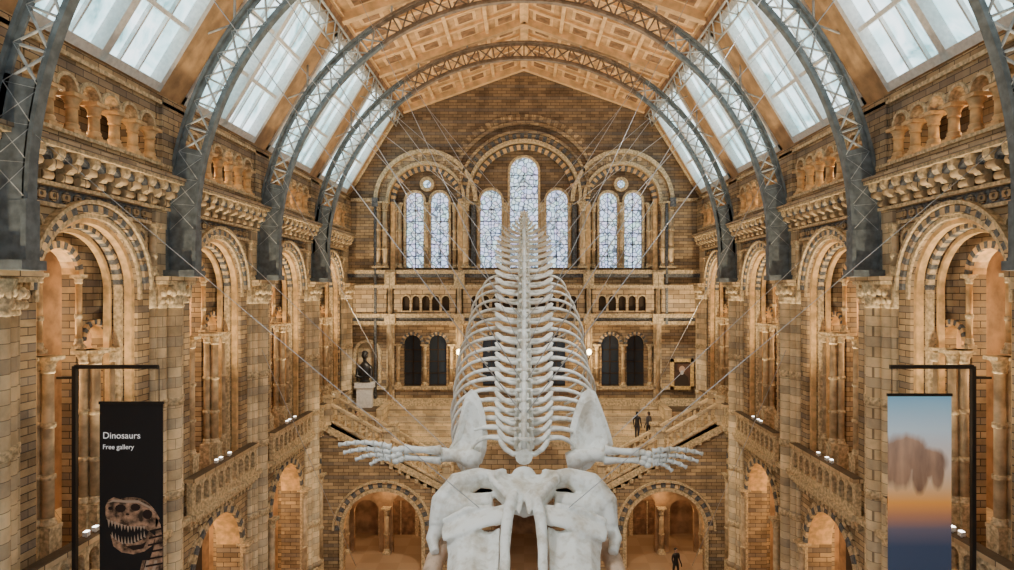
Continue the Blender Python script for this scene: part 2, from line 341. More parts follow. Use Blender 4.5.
b.wall(-12,12,-1.6,.15,-.3,-.1,ops,0,1,8); b.box(-12,12,-1.6,.15,-.1,0,6)  # dark backing sheet painted as shade behind the blind arcade
for c,r,_,_2 in ops: b.ring(c,-.65,.26,.34,-.36,-.3,1,None,8)
for s in(-1,1):
    for c in(5.85,7.55): b.ring(s*c,-3.65,.6,.82,-.12,0,0,2,16)
    for c in(4.9,6.7,8.5): b.column(s*c,-.15,-6.5,-3.65,.14,3,1,8,1)
    for u in(4.35,9.0):
        b.box(s*u-.25,s*u+.25,-7.8,1.1,-.3,0,8); b.lathe(s*u,-.35,[(.16,-7.3),(.16,1.0)],8,3)
        b.box(s*u-.35,s*u+.35,-2.3,-1.6,-.5,0,1); b.box(s*u-.35,s*u+.35,.1,1.2,-.5,0,1)
    b.lathe(s*10.0 if s<0 else 9.6,-.3,[(.1,-7.3 if s<0 else -2.3),(.1,6.0)],8,2); b.box(s*10-.2,s*10+.2,5.6,6.2,-.5,0,2)
for c in(-2.2,0,2.2): b.ring(c,-3.65,.6,.82,-.12,0,1,2,16)
b.ring(-10.6,-4.3,.75,.95,-.15,0,1,None,16,legs=-6.3); b.box(-11.5,-9.7,-6.7,-3.3,.5,.6,8)
for s in(-1,1):
    b.tube([(s*12,6.3,-.1),(s*8.4,12.1,-.1),(0,15.0,-.1)],.14,n=6,mi=1)
wb=obj('wall_back',b.mesh('wall_back',MATS))
def glasspane(name,cs,w,mat,v0,barw=.05):
    g=MB(TB)
    for c,r,sp in cs:
        pts=[(c-r,v0,w),(c+r,v0,w)]+[(c+r*math.cos(math.pi*i/14),sp+r*math.sin(math.pi*i/14),w) for i in range(15)]
        g.face(pts,0)
        v=v0
        while v<sp: g.box(c-r,c+r,v,v+barw,w-.06,w,1); v+=.8
        g.box(c-barw/2,c+barw/2,v0,sp+r,w-.06,w,1)
    return obj(name,g.mesh(name,[mat,M_shade_black]))
glasspane('window_1',[(-2.27,.72,6.15),(0,.95,8.15),(2.27,.72,6.15)],.85,M_lead,1.5)
glasspane('window_2',[(-6.64+d,.6,6.1) for d in(-.85,.85)],.85,M_lead,1.5)
glasspane('window_3',[(6.64+d,.6,6.1) for d in(-.85,.85)],.85,M_lead,1.5)
M_dg=plain('dark_glass',(.03,.04,.055),.15)
glasspane('window_4',[(c,.6,-3.65) for c in(-7.55,-5.85,5.85,7.55,-2.2,0,2.2)],.3,M_dg,-6.5,.07)
g=MB(TB)
for s in(-1,1): g.ell((s*6.64,7.25,.5),(.26,.26,.08),0)
obj('window_5',g.mesh('roundel',[M_lead]))
# ------------------------------------------------------------ roof
A=(12.0,6.25); Bp=(8.4,12.2); C=(0,15.2); Y0=0
r=MB(lambda x,y,h:(x,y,h+ZC))
def slope_box(p,q,t0,t1,y0,y1,d0,d1,mi):
    dx,dh=q[0]-p[0],q[1]-p[1]; l=math.hypot(dx,dh); nx,nh=dh/l,-dx/l
    if nx*(-p[0])+nh*(0-p[1])<0: nx,nh=-nx,-nh
    pts=[]
    for t,d in((t0,d0),(t1,d0),(t1,d1),(t0,d1)): pts.append((p[0]+dx*t+nx*d,y0,p[1]+dh*t+nh*d))
    r.prism(pts,(0,y1-y0,0),mi)
for s in(-1,1):
    a=(s*A[0],A[1]); bb=(s*Bp[0],Bp[1]); c=(0,C[1])
    slope_box(bb,c,0,1,Y0,YB,-.15,0,4)
    for t in(.02,.26,.5,.74): slope_box(bb,c,t,t+.022,Y0,YB,0,.18,0)
    slope_box(bb,c,.965,1,Y0,YB,0,.24,0)
    y=Y0+SH; i=0; st=7/4
    while y<YB:
        if y>0:
            wdt=.4 if i%4==0 else .14
            slope_box(bb,c,0,1,y-wdt/2,min(y+wdt/2,YB),0,.36 if i%4==0 else .15,0)
        for t in(.045,.285,.525,.765):
            y0_,y1_=max(y+.35,0),min(y+st-.35,YB-.05)
            if y1_>y0_:
                slope_box(bb,c,t+.045,t+.175,y0_,y1_,0,.04,0)
                slope_box(bb,c,t+.065,t+.155,y0_+.15,y1_-.15,.04,.06,1)
        y+=st; i+=1
    for k_ in range(6):
        yb=7*k_+SH+.0
        y0_=max(yb,0); 
        slope_box(a,bb,0,1,y0_,yb+.7,-.1,.02,4); slope_box(a,bb,0,1,yb+6.3,min(yb+7,YB),-.1,.02,4)
        slope_box(a,bb,0,.035,yb+.7,yb+6.3,-.1,.02,4); slope_box(a,bb,.95,1,yb+.7,yb+6.3,-.1,.02,4)
        slope_box(a,bb,.03,.955,yb+.7,yb+6.3,-.32,-.28,3)
        for y_,w_ in[(.7,.2),(6.1,.2),(3.36,.28)]: slope_box(a,bb,.035,.95,yb+y_,yb+y_+w_,-.3,.12,2)
        for y_ in(1.62,2.5,4.45,5.3): slope_box(a,bb,.035,.95,yb+y_,yb+y_+.07,-.3,-.16,2)
        for t,tw in[(.035,.04),(.91,.04)]: slope_box(a,bb,t,t+tw,yb+.7,yb+6.3,-.3,.12,2)
        for t in(.34,.62): slope_box(a,bb,t,t+.02,yb+.7,yb+6.3,-.3,0,2)
    r.prism([(a[0],Y0,6.3),(s*13.6,Y0,6.3),(s*13.6,Y0,6.45),(a[0],Y0,6.45)],(0,YB,0),1)
    slope_box(a,bb,.965,1,Y0,YB,0,.4,1)
M_board=plain('ceiling_board',(.50,.31,.15),.6,noise=.25,nscale=2)
ce=obj('ceiling',r.mesh('ceiling',[M_wood,M_woodd,M_white,M_sky,M_board]))
t=MB(lambda x,y,h:(x,y,h+ZC))
def arcplate(r0,r1,y0,y1,a0,a1,n,mi):
    for i in range(n):
        q0=a0+(a1-a0)*i/n; q1=a0+(a1-a0)*(i+1)/n
        m_=mi
        if mi==0 and .95<(q0+q1)/2<math.pi-.95: m_=2
        pt=lambda r_,q:(r_*math.cos(q),y0,2+r_*math.sin(q))
        t.prism([pt(r0,q0),pt(r1,q0),pt(r1,q1),pt(r0,q1)],(0,y1-y0,0),m_)
arcplate(11.84,11.94,-.13,.13,0,math.pi,72,0); arcplate(10.9,11.0,-.13,.13,0,math.pi,72,0)
arcplate(11.7,11.84,-.03,.03,0,math.pi,72,0); arcplate(11.0,11.12,-.03,.03,0,math.pi,72,0)
nW=42
for i in range(nW):
    q0=math.pi*i/nW; q1=math.pi*(i+1)/nW
    pt=lambda r_,q:Vector((r_*math.cos(q),0,2+r_*math.sin(q)))
    mi=2 if .95<(q0+q1)/2<math.pi-.95 else 1
    t.tube([pt(11.0,q0),pt(11.84,q1)],.04,n=4,mi=mi); t.tube([pt(11.84,q0),pt(11.0,q1)],.04,n=4,mi=mi)
    t.tube([pt(11.0,q0),pt(11.84,q0)],.035,n=4,mi=mi)
arcplate(11.0,11.85,-.03,.03,0,.24,8,0); arcplate(11.0,11.85,-.03,.03,math.pi-.24,math.pi,8,0)
for s in(-1,1):
    for x in(11.88,10.95): t.prism([(s*x-.06,-.2,.46),(s*x+.06,-.2,.46),(s*x+.06,-.2,2.0),(s*x-.06,-.2,2.0)],(0,.4,0),0)
    t.prism([(s*10.95,-.04,.46),(s*11.9,-.04,.46),(s*11.9,-.04,2.0),(s*10.95,-.04,2.0)],(0,.08,0),0)
    t.prism([(s*10.85,-.35,.44),(s*11.95,-.35,.44),(s*11.95,-.35,.66),(s*10.85,-.35,.66)],(0,.7,0),0)
    for q in(.62,.8,1.05,1.3):
        p=Vector((s*11.9*math.cos(q),0,2+11.9*math.sin(q))); x=abs(p.x)
        h=12.2+(8.4-x)*3/8.4 if x<8.4 else 6.25+(12-x)*5.95/3.6
        t.tube([p,(p.x,0,h)],.05,n=6,mi=1)
        if q<1: t.tube([p,(s*(x+.9),0,6.25+(12-min(x+.9,12))*5.95/3.6)],.04,n=6,mi=1)
tm=t.mesh('roof_truss',[M_iron,M_irond,M_ironb])
for y in(7,14,21,28,35): obj('roof_truss',tm,None,(0,y+SH,0))
g=MB(lambda x,y,h:(x,y,h+ZC))
for s in(-1,1):
    x,h=s*8.2,11.75
    g.tube([(x,0,h),(x,YB,h)],.06,n=4); g.tube([(x+s*.45,0,h-.65),(x+s*.45,YB,h-.65)],.06,n=4)
    for i in range(42): g.tube([(x,i,h),(x+s*.45,i+1,h-.65)],.03,n=4); g.tube([(x+s*.45,i,h-.65),(x,i+1,h)],.03,n=4)
obj('lattice_purlin',g.mesh('lattice_purlin',[M_irond]),ce)
# ------------------------------------------------------------ floor
g=MB(); g.box(-17.2,17.2,-1,YB+.5,-.2,0,0); obj('floor',g.mesh('floor',[M_floor]))
# ------------------------------------------------------------ stairs
LH=-11.6; TH=-7.7; D0=36.4; D1=38.2
TS=lambda u,v,w:(u,D0+w,v+ZC)
c=MB(TS)
c.wall(-11.98,11.98,FLR,LH,0,.4,[(-8.3,2.3,-14.1,FLR),(8.3,2.3,-14.1,FLR),(0,1.8,-14.3,FLR)],5,4,20)
for s in(-1,1):
    c.ring(s*8.3,-14.1,2.3,2.5,-.14,0,1,None,30,legs=FLR); c.ring(s*8.3,-14.1,2.53,2.8,-.07,0,0,2,30); c.ring(s*8.3,-14.1,2.83,2.95,-.16,0,1,None,30)
    c.prism([(s*4.5,LH,0),(s*11.98,LH,0),(s*11.98,TH,0),(s*11.5,TH,0)],(0,0,.4),5)
    for i in range(22):
        x0=4.5+7*i/22; x1=4.5+7*(i+1)/22; hh=LH+(TH-LH)*(i+1)/22
        c.box(min(s*x0,s*x1),max(s*x0,s*x1),LH-.3 if i<3 else hh-.7,hh,0,D1-D0,1)
    c.box(min(s*11.5,s*11.98),max(s*11.5,s*11.98),TH-.4,TH,0,D1-D0,1)
    for w in(-.02,D1-D0-.15):
        sl=(TH-LH)/7
        for dz,hh in((.12,.14),(1.0,.16)):
            c.prism([(s*4.5,LH+dz,w-.1),(s*11.5,TH+dz,w-.1),(s*11.5,TH+dz+hh,w-.1),(s*4.5,LH+dz+hh,w-.1)],(0,0,.3),8)
        for i in range(17):
            x=4.75+i*.41; z=LH+(x-4.5)*sl
            c.lathe(s*x,w+.05,[(.12,z+.2),(.07,z+.35),(.13,z+.55),(.07,z+.8),(.12,z+1.02)],8,8)
        for x,z in((4.5,LH),(8.0,(LH+TH)/2),(11.5,TH)):
            c.box(s*x-.2,s*x+.2,z-.2,z+1.35,w-.15,w+.25,8); c.box(s*x-.27,s*x+.27,z+1.35,z+1.5,w-.22,w+.32,1)
    c.prism([(s*4.3,LH-.45,-.12),(s*11.9,TH-.45,-.12),(s*11.9,TH-.05,-.12),(s*4.3,LH-.05,-.12)],(0,0,.12),1)
    for i in range(14):
        x=4.8+i*.5; z=LH+(x-4.5)*sl-.62; c.box(s*x-.1,s*x+.1,z-.1,z+.14,-.1,0,1)
    c.wall(min(s*5.2,s*11.9),max(s*5.2,s*11.9),FLR,-11.2,2.6,2.9,[(s*7.3,.95,-13.6,FLR),(s*9.9,.8,-14.0,FLR)],7,4,12)
    for x in(6.1,8.6,11.1): c.column(s*x,2.45,FLR,-13.6,.16,3,1,10,1)
c.box(-4.5,4.5,LH-.3,LH,0,D1-D0,1)
TE=-9.4
c.box(-11.98,11.98,TE-.3,TE,D1-D0+.2,YB-D0-.4,1); c.box(-11.98,11.98,LH-.3,TE-.3,D1-D0+.2,D1-D0+.5,0)
for i in range(8): c.box(-9,9,TE,TE+.2*(i+1),3.2+i*.27,YB-D0-.4,8)
for s in(-1,1): c.box(min(s*9,s*9.4),max(s*9,s*9.4),TE,TE+1.8,3.0,YB-D0-.4,8)
c.box(-11.98,-9.4,TE,-7.8,3.4,YB-D0-.4,0); c.box(9.4,11.98,TE,-7.8,3.4,YB-D0-.4,0)
obj('staircase',c.mesh('staircase',MATS))
for n_,x in enumerate((-8.3,8.3)):
    g=MB(TB)
    g.wall(-1.5,1.5,FLR,-12.6,-.35,-.1,[(0,1.0,-14.2,FLR)],0,0,12); g.ring(0,-14.2,1.0,1.25,-.45,-.35,0,None,14,legs=FLR)
    g.box(-1,1,FLR,-14.2,-.18,-.12,1); g.box(-.03,.03,FLR,-14.2,-.22,-.18,0)
    for s in(-1,1):
        for v in(-16.2,-15.2): g.box(s*.5-.35,s*.5+.35,v,v+.8,-.22,-.18,1)
    obj('door_%d'%(n_+1),g.mesh('door',[M_trim,M_woodd]),None,(x,0,0))
# ------------------------------------------------------------ whale skeleton
whale=obj('blue_whale_skeleton',None)
H=lambda x,y,h:(x,y,h+ZC)
cp=np.array([(10.8,-2.9),(13,-2.3),(15.5,-1.45),(18.5,-.2),(21.5,1.0),(24.5,2.1),(27.5,3.3)])
tt=np.linspace(0,6,400)
def cr(i,tq):
    n=len(cp); k=min(int(tq),n-2); f=tq-k
    p=[cp[max(k-1,0)],cp[k],cp[k+1],cp[min(k+2,n-1)]]
    return .5*((2*p[1])+(-p[0]+p[2])*f+(2*p[0]-5*p[1]+4*p[2]-p[3])*f*f+(-p[0]+3*p[1]-3*p[2]+p[3])*f**3)
cur=np.array([cr(0,q) for q in tt]); seg=np.r_[0,np.cumsum(np.hypot(*np.diff(cur,axis=0).T))]; Ltot=seg[-1]
def sp_at(s): return np.interp(s,seg,cur[:,0]),np.interp(s,seg,cur[:,1])
v=MB(H); rb=MB(H)
s=0.1; i=0; anchors=[]
while s<Ltot-.05:
    y,h=sp_at(s); y2,h2=sp_at(min(s+.05,Ltot)); y1,h1=sp_at(max(s-.05,0))
    T=Vector((0,y2-y1,h2-h1)).normalized(); U=Vector((0,-T.z,T.y)); X=Vector((1,0,0)); O=Vector((0,y,h))
    tap=1 if y<23.6 else max(.1,1-(y-23.6)/3.4)
    stp=np.interp(y,[10.8,13,17,22,24,27],[.36,.48,.64,.72,.6,.35])
    rc=np.interp(y,[10.8,14,18,23],[.15,.18,.20,.21])*max(tap,.3)
    L_=stp*.7
    v.tube([O-T*L_/2,O-T*L_*.3,O+T*L_*.3,O+T*L_/2],[rc,rc*.8,rc*.8,rc],n=12)
    tl=np.interp(y,[10.8,12,15.5,18.5,22,23.5],[.42,.55,.70,.84,1.0,1.0])*tap
    ch_=np.interp(y,[10.8,15,20],[.07,.13,.19])
    if tl>.14:
        for sg in(-1,1):
            pth=[O+X*sg*rc*.5,O+X*sg*(tl*.45)-U*.01,O+X*sg*(tl*.75)+U*.07+T*.03,O+X*sg*tl*.93+U*.16+T*.08,O+X*sg*tl+U*.21+T*.12]
            v.tube(pth,[ch_*.9,ch_*.7,ch_,ch_*1.15,ch_*.6],[.06,.045,.045,.04,.025],side=T,n=8)
    nh=np.interp(y,[10.8,13,17,22],[.28,.42,.66,.76])*tap
    cw=ch_*1.0
    v.tube([O+U*rc*.6,O+U*(rc+nh*.5)+T*.12,O+U*(rc+nh)+T*.26],[cw,cw*.85,cw*1.15*max(tap,.4)],[.06,.04,.06],side=T,n=8)
    v.tube([O+U*rc*.7-X*.14,O+U*(rc+.14)-X*.12+T*-.02,O+U*(rc+.14)+X*.12-T*.02,O+U*rc*.7+X*.14],.045,n=6)
    for sg in(-1,1):
        v.tube([O+U*(rc+.1)+X*sg*.1,O+U*(rc+.22)+X*sg*.16-T*stp*.4],[.05,.03],n=6)
    if y>21 and tap>.3:
        v.tube([O-U*rc,O-U*(rc+.4*tap)+T*.1],[.09,.06],[.04,.03],side=T,n=6)
    if 11.2<y<20.4:
        Wd=np.interp(y,[11.2,11.8,12.6,14,16,18,19.2,20.4],[1.0,1.35,1.58,1.72,1.76,1.7,1.58,1.35]); Hd=np.interp(y,[11.2,12,14,16,18,20.4],[1.4,2.0,2.6,2.7,2.4,1.7])
        for sg in(-1,1):
            pth=[];ra=[]; mx_=math.radians(146)
            wob=random.uniform(-.05,.05)
            for j in range(17):
                ph=mx_*j/16
                x=.16+(Wd+wob-.16)*max(0,math.sin(min(ph,math.pi*.97)))**.8
                n_=.03+.16*math.sin(min(ph*1.6,math.pi))-Hd*.5*(1-math.cos(ph))*.95
                tw=.06+.75*(ph/2.6)**1.4+wob
                pth.append(O+X*sg*x+U*n_+T*tw); ra.append((.078 if j in(1,2) else .066)*(1-.35*j/16))
            rb.tube(pth,ra,[q*.62 for q in ra],side=T,n=8)
    if i%3==2: anchors.append(O+U*(rc+nh*.8))
    s+=stp; i+=1
obj('vertebral_column',v.mesh('vertebrae',[M_bone]),whale); obj('ribs',rb.mesh('ribs',[M_bone]),whale)
q=MB()
def blade(pxs,d,th,tilt):
    pts=[P(a,b_,d) for a,b_ in pxs]; hb=min(p.z for p in pts)
    for p in pts: p.y+= (p.z-hb)*tilt
    c0=sum(pts,Vector())/len(pts)
    fr=[p+Vector((0,-th*.3,0)) for p in pts]; bk=[p+Vector((0,th*.3,0)) for p in pts]
    inr=[c0+(p-c0)*.75+Vector((0,-th*.7,0)) for p in pts]; in2=[c0+(p-c0)*.35+Vector((0,-th*.2,0)) for p in pts]
    n=len(pts)
    for i in range(n):
        j=(i+1)%n
        q.face([fr[i],fr[j],inr[j],inr[i]],0,True); q.face([inr[i],inr[j],in2[j],in2[i]],0,True); q.face([fr[j],fr[i],bk[i],bk[j]],0,True)
    q.face(in2,0,True); q.face(bk,0,True)
bl=[(469,393),(474,395),(479,403),(484,418),(487,436),(486,452),(482,463),(474,468),(466,464),(458,459),(448,459),(447,452),(452,444),(456,430),(460,412),(464,398)]
blade(bl,11.6,.14,.3)
blade([(592,392),(598,396),(602,406),(607,420),(612,436),(614,446),(608,456),(598,459),(590,468),(582,471),(575,464),(571,448),(571,430),(576,414),(584,397)],11.6,.14,.3)
def bone(path,rs,n=8): q.tube([P(*a) for a in path],rs,n=n)
def flip(pp):
    bone([pp(480,461,11.5),pp(470,459,11.5),pp(458,456,11.5),pp(446,455,11.5),pp(440,455,11.5)],[.15,.19,.12,.13,.15])
    bone([pp(441,450,11.4),pp(436,450.5,11.4),pp(424,450,11.3),pp(412,449.5,11.3),pp(404,449,11.25)],[.10,.085,.06,.065,.09])
    bone([pp(441,460,11.4),pp(436,460,11.4),pp(424,459,11.3),pp(412,458,11.3),pp(404,457,11.25)],[.09,.08,.05,.05,.075])
    for a,b_ in((401,449),(399,454),(401,459),(395,450),(394,456),(396,461)): q.ell(P(*pp(a,b_,11.2)),(.075,.065,.06),0,8,6)
    for (x1,y1,ns) in((338,445,6),(343,453,6),(355,460,5),(370,465,4)):
        x0,y0=391,447+(y1-445)*.62
        for j in range(ns):
            f0=j/ns; f1=(j+.9)/ns; bend=lambda f:-3.5*math.sin(f*math.pi)
            m0=(x0+(x1-x0)*f0,y0+(y1-y0)*f0+bend(f0)); m1=(x0+(x1-x0)*f1,y0+(y1-y0)*f1+bend(f1)); mm=((m0[0]+m1[0])/2,(m0[1]+m1[1])/2)
            k=1-.4*f0
            bone([pp(*m0,11.2),pp(*mm,11.2),pp(*m1,11.2)],[.068*k,.036*k,.064*k],6)
flip(lambda a,b_,d:(a,b_,d))
flip(lambda a,b_,d:(524+(524-a)*.965,b_+(0 if a>440 else (440-a)*.09),d))
obj('shoulder_blades_and_flippers',q.mesh('flippers',[M_bone]),whale)
# skull
pch=math.radians(20); O=Vector((0,10.6,-3.05)); fv=Vector((0,-math.cos(pch),-math.sin(pch))); uv=Vector((0,-math.sin(pch),math.cos(pch)))
def SK(u,vv,w):
    p=O+Vector((1,0,0))*u+fv*vv+uv*w; return (p.x,p.y,p.z+ZC)
k=MB(SK)
rows=[]
for vv,wd,w,dp in((0,.34,-.1,.03),(.2,.52,.0,.07),(.45,.5,.08,.1),(.7,.38,.13,.08),(.92,.25,.12,.03)):
    rows.append([(-wd,vv,w),(-wd*.5,vv,w-dp),(0,vv,w-dp*1.3),(wd*.5,vv,w-dp),(wd,vv,w),(wd*1.02,vv,w-.3),(0,vv,w-.4),(-wd*1.02,vv,w-.3)])
for a_,b_ in zip(rows,rows[1:]):
    for j in range(8): j2=(j+1)%8; k.face([a_[j],a_[j2],b_[j2],b_[j]])
k.face(rows[0]); k.face(rows[-1])
k.ell((0,-.02,-.16),(.2,.16,.14))
for s in(-1,1):
    k.tube([(s*.34,0,-.08),(s*.54,.2,.03),(s*.52,.45,.1),(s*.38,.7,.15),(s*.22,.94,.13)],.065,n=8)
    k.tube([(s*.45,.2,-.1),(s*.75,.18,-.06),(s*1.08,.28,-.14),(s*1.32,.55,-.32),(s*1.4,.85,-.5)],[.16,.18,.26,.26,.14],[.15,.15,.22,.22,.13],n=12)
    k.ell((s*1.14,.52,-.36),(.36,.34,.28)); k.tube([(s*.5,.55,-.3),(s*1.0,.6,-.36)],[.2,.24],n=10)
    k.tube([(s*1.32,.7,-.45),(s*1.46,1.0,-.62),(s*1.38,1.24,-.66)],[.17,.12,.08],n=10)
    k.tube([(s*.2,1.04,-.06),(s*.6,1.1,-.1),(s*1.0,1.15,-.22),(s*1.26,1.2,-.34)],[.2,.22,.24,.18],[.09,.07,.07,.07],side=(0,1,0),n=12)
    k.tube([(s*.5,.93,-.03),(s*.9,.95,-.09),(s*1.28,1.04,-.25)],[.045,.055,.06],n=8)
    st=[(1.25,1.22,-.27),(1.5,1.16,-.33),(2.0,1.12,-.36),(2.8,1.04,-.38),(3.8,.85,-.4),(4.8,.58,-.42),(5.5,.28,-.44)]
    rows=[]
    for (vv,wd,w) in st:
        ui=min(.36,wd*.5); rows.append([(ui*s,vv,w+.14),(s*(ui+(wd-ui)*.2),vv,w+.04),(s*(ui+(wd-ui)*.5),vv,w+.13),(s*(ui+(wd-ui)*.8),vv,w+.04),(s*wd,vv,w-.14),(s*(wd-.05),vv,w-.26),(s*(ui+(wd-ui)*.5),vv,w-.16),(s*ui,vv,w-.08)])
    for a_,b_ in zip(rows,rows[1:]):
        for j in range(8): j2=(j+1)%8; k.face([a_[j],a_[j2],b_[j2],b_[j]])
    k.face(rows[0]); k.face(rows[-1])
    k.tube([(s*.13,.75,.1),(s*.2,1.0,.14),(s*.25,1.35,.06),(s*.27,1.8,-.06),(s*.26,2.8,-.16),(s*.22,4,-.28),(s*.1,5.6,-.38)],[.08,.09,.09,.08,.07,.07,.06],n=10)
    k.tube([(s*.05,.8,.1),(s*.08,1.2,.04)],[.06,.03],n=8)
me=k.mesh('skull',[M_bone]); so=obj('skull',me,whale)
md=so.modifiers.new('r','REMESH'); md.mode='VOXEL'; md.voxel_size=.022; md.use_smooth_shade=True
md=so.modifiers.new('s','SMOOTH'); md.iterations=3; md.factor=.5
tx=bpy.data.textures.new('bone_relief','CLOUDS'); tx.noise_scale=.6; tx.noise_depth=2
md=so.modifiers.new('d','DISPLACE'); md.texture=tx; md.strength=.05; md.mid_level=.5
k=MB(SK)
for s in(-1,1): k.tube([(s*1.2,.5,-.85),(s*1.4,1.2,-.85),(s*1.5,2.2,-.9),(s*1.4,3.5,-.95),(s*.9,5,-.95),(s*.15,5.9,-.9)],[.12,.15,.15,.15,.13,.1],n=12)
obj('mandibles',k.mesh('mandibles',[M_bt]),whale)
w=MB()
def wire(a,b_,r_=.011): w.tube([a,b_],r_,n=4)
tr=[14,14,21,21,28,28,28,35,35,35]
for i_,a in enumerate(anchors[:9]):
    a=a+Vector((0,0,ZC)); ty=tr[i_]+SH
    for s in(-1,1):
        ang=math.radians(38+ (i_%3)*9)
        wire(a+Vector((s*.05,0,0)),Vector((s*10.9*math.cos(ang),ty,ZC+2+10.9*math.sin(ang))))
for s in(-1,1):
    wire(Vector(SK(s*.7,1,0)),Vector((s*10.9,14+SH,ZC+3.5)),.008); wire(P(524+s*70,455,11.5),Vector((s*10.9,21+SH,ZC+2.5)),.009)
    wire(P(524+s*240,180,27.5),P(524+s*130,390,34),.016); wire(P(524+s*262,350,27.5),P(524+s*168,566,30),.016); wire(P(524+s*130,200,34),P(524+s*60,320,20),.014)
obj('suspension_wires',w.mesh('wires',[M_steel]),whale)
# ------------------------------------------------------------ banners
def bannerframe(s,topy,name,mat):
    d=15.8; e=obj(name,None); g=MB()
    xp=s*(449*d/F); zt=ZC+(290-366)*d/F; zb=ZC-8.0
    g.box(xp-.05,xp+.05,d-.05,d+.05,zb,zt,0)
    x2=s*(366*d/F); g.box(min(xp,x2),max(xp,x2),d-.04,d+.04,zt-.07,zt+.03,0)
    for z in(zt-.3,ZC-6.7): g.box(min(xp,s*11.9),max(xp,s*11.9),d-.03,d+.03,z-.03,z+.03,0)
    xa,xb=sorted((s*(424 if s<0 else 364)*d/F,s*(361 if s<0 else 427)*d/F)); z1=ZC+(290-topy)*d/F; z0=ZC-8.9
    g.box(xa-.02,xb+.02,d-.03,d+.03,z1-.03,z1+.04,0); g.box(xa-.02,xb+.02,d-.03,d+.03,z0-.04,z0+.03,0)
    for x in(xa+.1,xb-.1): g.tube([(x,d,z1),(x,d,zt)],.012,n=4)
    obj('frame',g.mesh('frame',[M_black]),e)
    m=MB(); m.box(xa,xb,d-.015,d+.015,z0,z1,0); obj('fabric',m.mesh('fabric',[mat]),e)
    return e,xa,xb,z0,z1,d
M_bd=plain('banner_dark',(.012,.011,.013),.7)
e,xa,xb,z0,z1,d=bannerframe(-1,403,'dinosaurs_banner',M_bd)
M_txt=emis('glowing_print',(.8,.8,.8),.5)  # lettering is no lamp; emission adds brightness to the print
def text(body,size,x,y,z,par):
    cu=bpy.data.curves.new(body,'FONT'); cu.body=body; cu.size=size; cu.materials.append(M_txt); cu.extrude=.002
    o=obj('lettering',cu,par,(x,y,z)); o.rotation_euler=(math.pi/2,0,0)
text('Dinosaurs',.235,xa+.08,d-.022,z1-.90,e); text('Free gallery',.17,xa+.08,d-.022,z1-1.17,e)
M_trex=plain('printed_bone',(.42,.25,.155),.7,noise=.85,nscale=6); M_trexd=plain('printed_shadow',(.03,.016,.013),.8); M_trexl=plain('printed_tooth',(.64,.48,.35),.7)
g=MB(); py=d-.02
def bp(px,pyy,dy=0): p=P(px,pyy,d); return (p.x,py-dy,p.z)
up=[(106,514),(106,506),(109,500),(114,497),(121,499),(127,497),(134,497),(141,498),(148,502),(155,509),(160,518),(157,527),(151,532),(146,529),(138,526),(130,526),(120,525),(112,523),(107,519)]
lo=[(111,534),(117,540),(124,543),(134,543),(143,539),(150,531),(156,536),(153,545),(145,551),(134,554),(122,552),(114,546)]
neck=[(156,516),(161,524),(163,540),(163,580),(143,580),(143,570),(150,560),(154,548),(156,536)]
g.face([bp(*p) for p in neck],0); g.face([bp(*p) for p in up],0); g.face([bp(*p) for p in lo],0)
for c_,r_,a_ in(((121,508),5.5,1),((136,507),5,1),((148,514),5,1.3),((111,508),2.4,1),((128,514),2,.7)): g.face([bp(c_[0]+r_*math.cos(a*.63),c_[1]+r_*.75*a_*math.sin(a*.63),.002) for a in range(10)],1)
g.face([bp(*p,.002) for p in((126,546),(142,544),(147,541),(144,548),(134,550))],1)
g.face([bp(*p,.0015) for p in((107,503),(114,499),(126,500),(139,500),(150,506),(157,513),(150,508),(139,502.5),(126,502.5),(114,501.5))],2)
for i in range(12):
    x=108+i*3.2; L_=(8 if i%2==0 else 6)*(1.1-.04*i); y=519+min(i,6)*1.1
    g.face([bp(x,y,.001),bp(x+2.6,y+.5,.001),bp(x+1.4,y+L_,.001)],2)
    if i<11: g.face([bp(x+4,537+min(i,3)*2-(max(0,i-6))*1.6,.001),bp(x+6.2,538+min(i,3)*2-(max(0,i-6))*1.6,.001),bp(x+4.6,531+min(i,3)*1.6-(max(0,i-6))*1.5,.001)],2)
for i in range(7): yy=530+i*7; g.face([bp(150-i*.8,yy,.002),bp(163,yy-3,.002),bp(163,yy-1,.002),bp(150-i*.8,yy+2,.002)],1)
for i in range(5): g.face([bp(143+i*4,560,.001),bp(146+i*4,560,.001),bp(141+i*4,580,.001),bp(138+i*4,580,.001)],2 if i%2 else 0)
obj('printed_tyrannosaur',g.mesh('trex',[M_trex,M_trexd,M_trexl]),e)
m,nt,bs=newmat('glowing_wildlife_print'); L=nt.links.new
tc=N(nt,'ShaderNodeTexCoord'); sx=N(nt,'ShaderNodeSeparateXYZ'); L(tc.outputs['Generated'],sx.inputs[0])
rr=N(nt,'ShaderNodeValToRGB'); cr_=rr.color_ramp; L(sx.outputs[2],rr.inputs['Fac'])
stops=[(0,(.03,.05,.09)),(.38,(.04,.055,.10)),(.45,(.12,.10,.13)),(.51,(.42,.18,.09)),(.56,(.75,.30,.06)),(.62,(.66,.40,.20)),(.74,(.66,.54,.46)),(.86,(.50,.62,.70)),(1,(.20,.44,.62))]
cr_.elements[0].position=0; cr_.elements[0].color=(*stops[0][1],1); cr_.elements[1].position=1; cr_.elements[1].color=(*stops[-1][1],1)
for p_,c_ in stops[1:-1]: el=cr_.elements.new(p_); el.color=(*c_,1)
nz=N(nt,'ShaderNodeTexNoise'); nz.inputs['Scale'].default_value=3; nz.inputs['Detail'].default_value=4; L(tc.outputs['Generated'],nz.inputs['Vector'])
prev=None
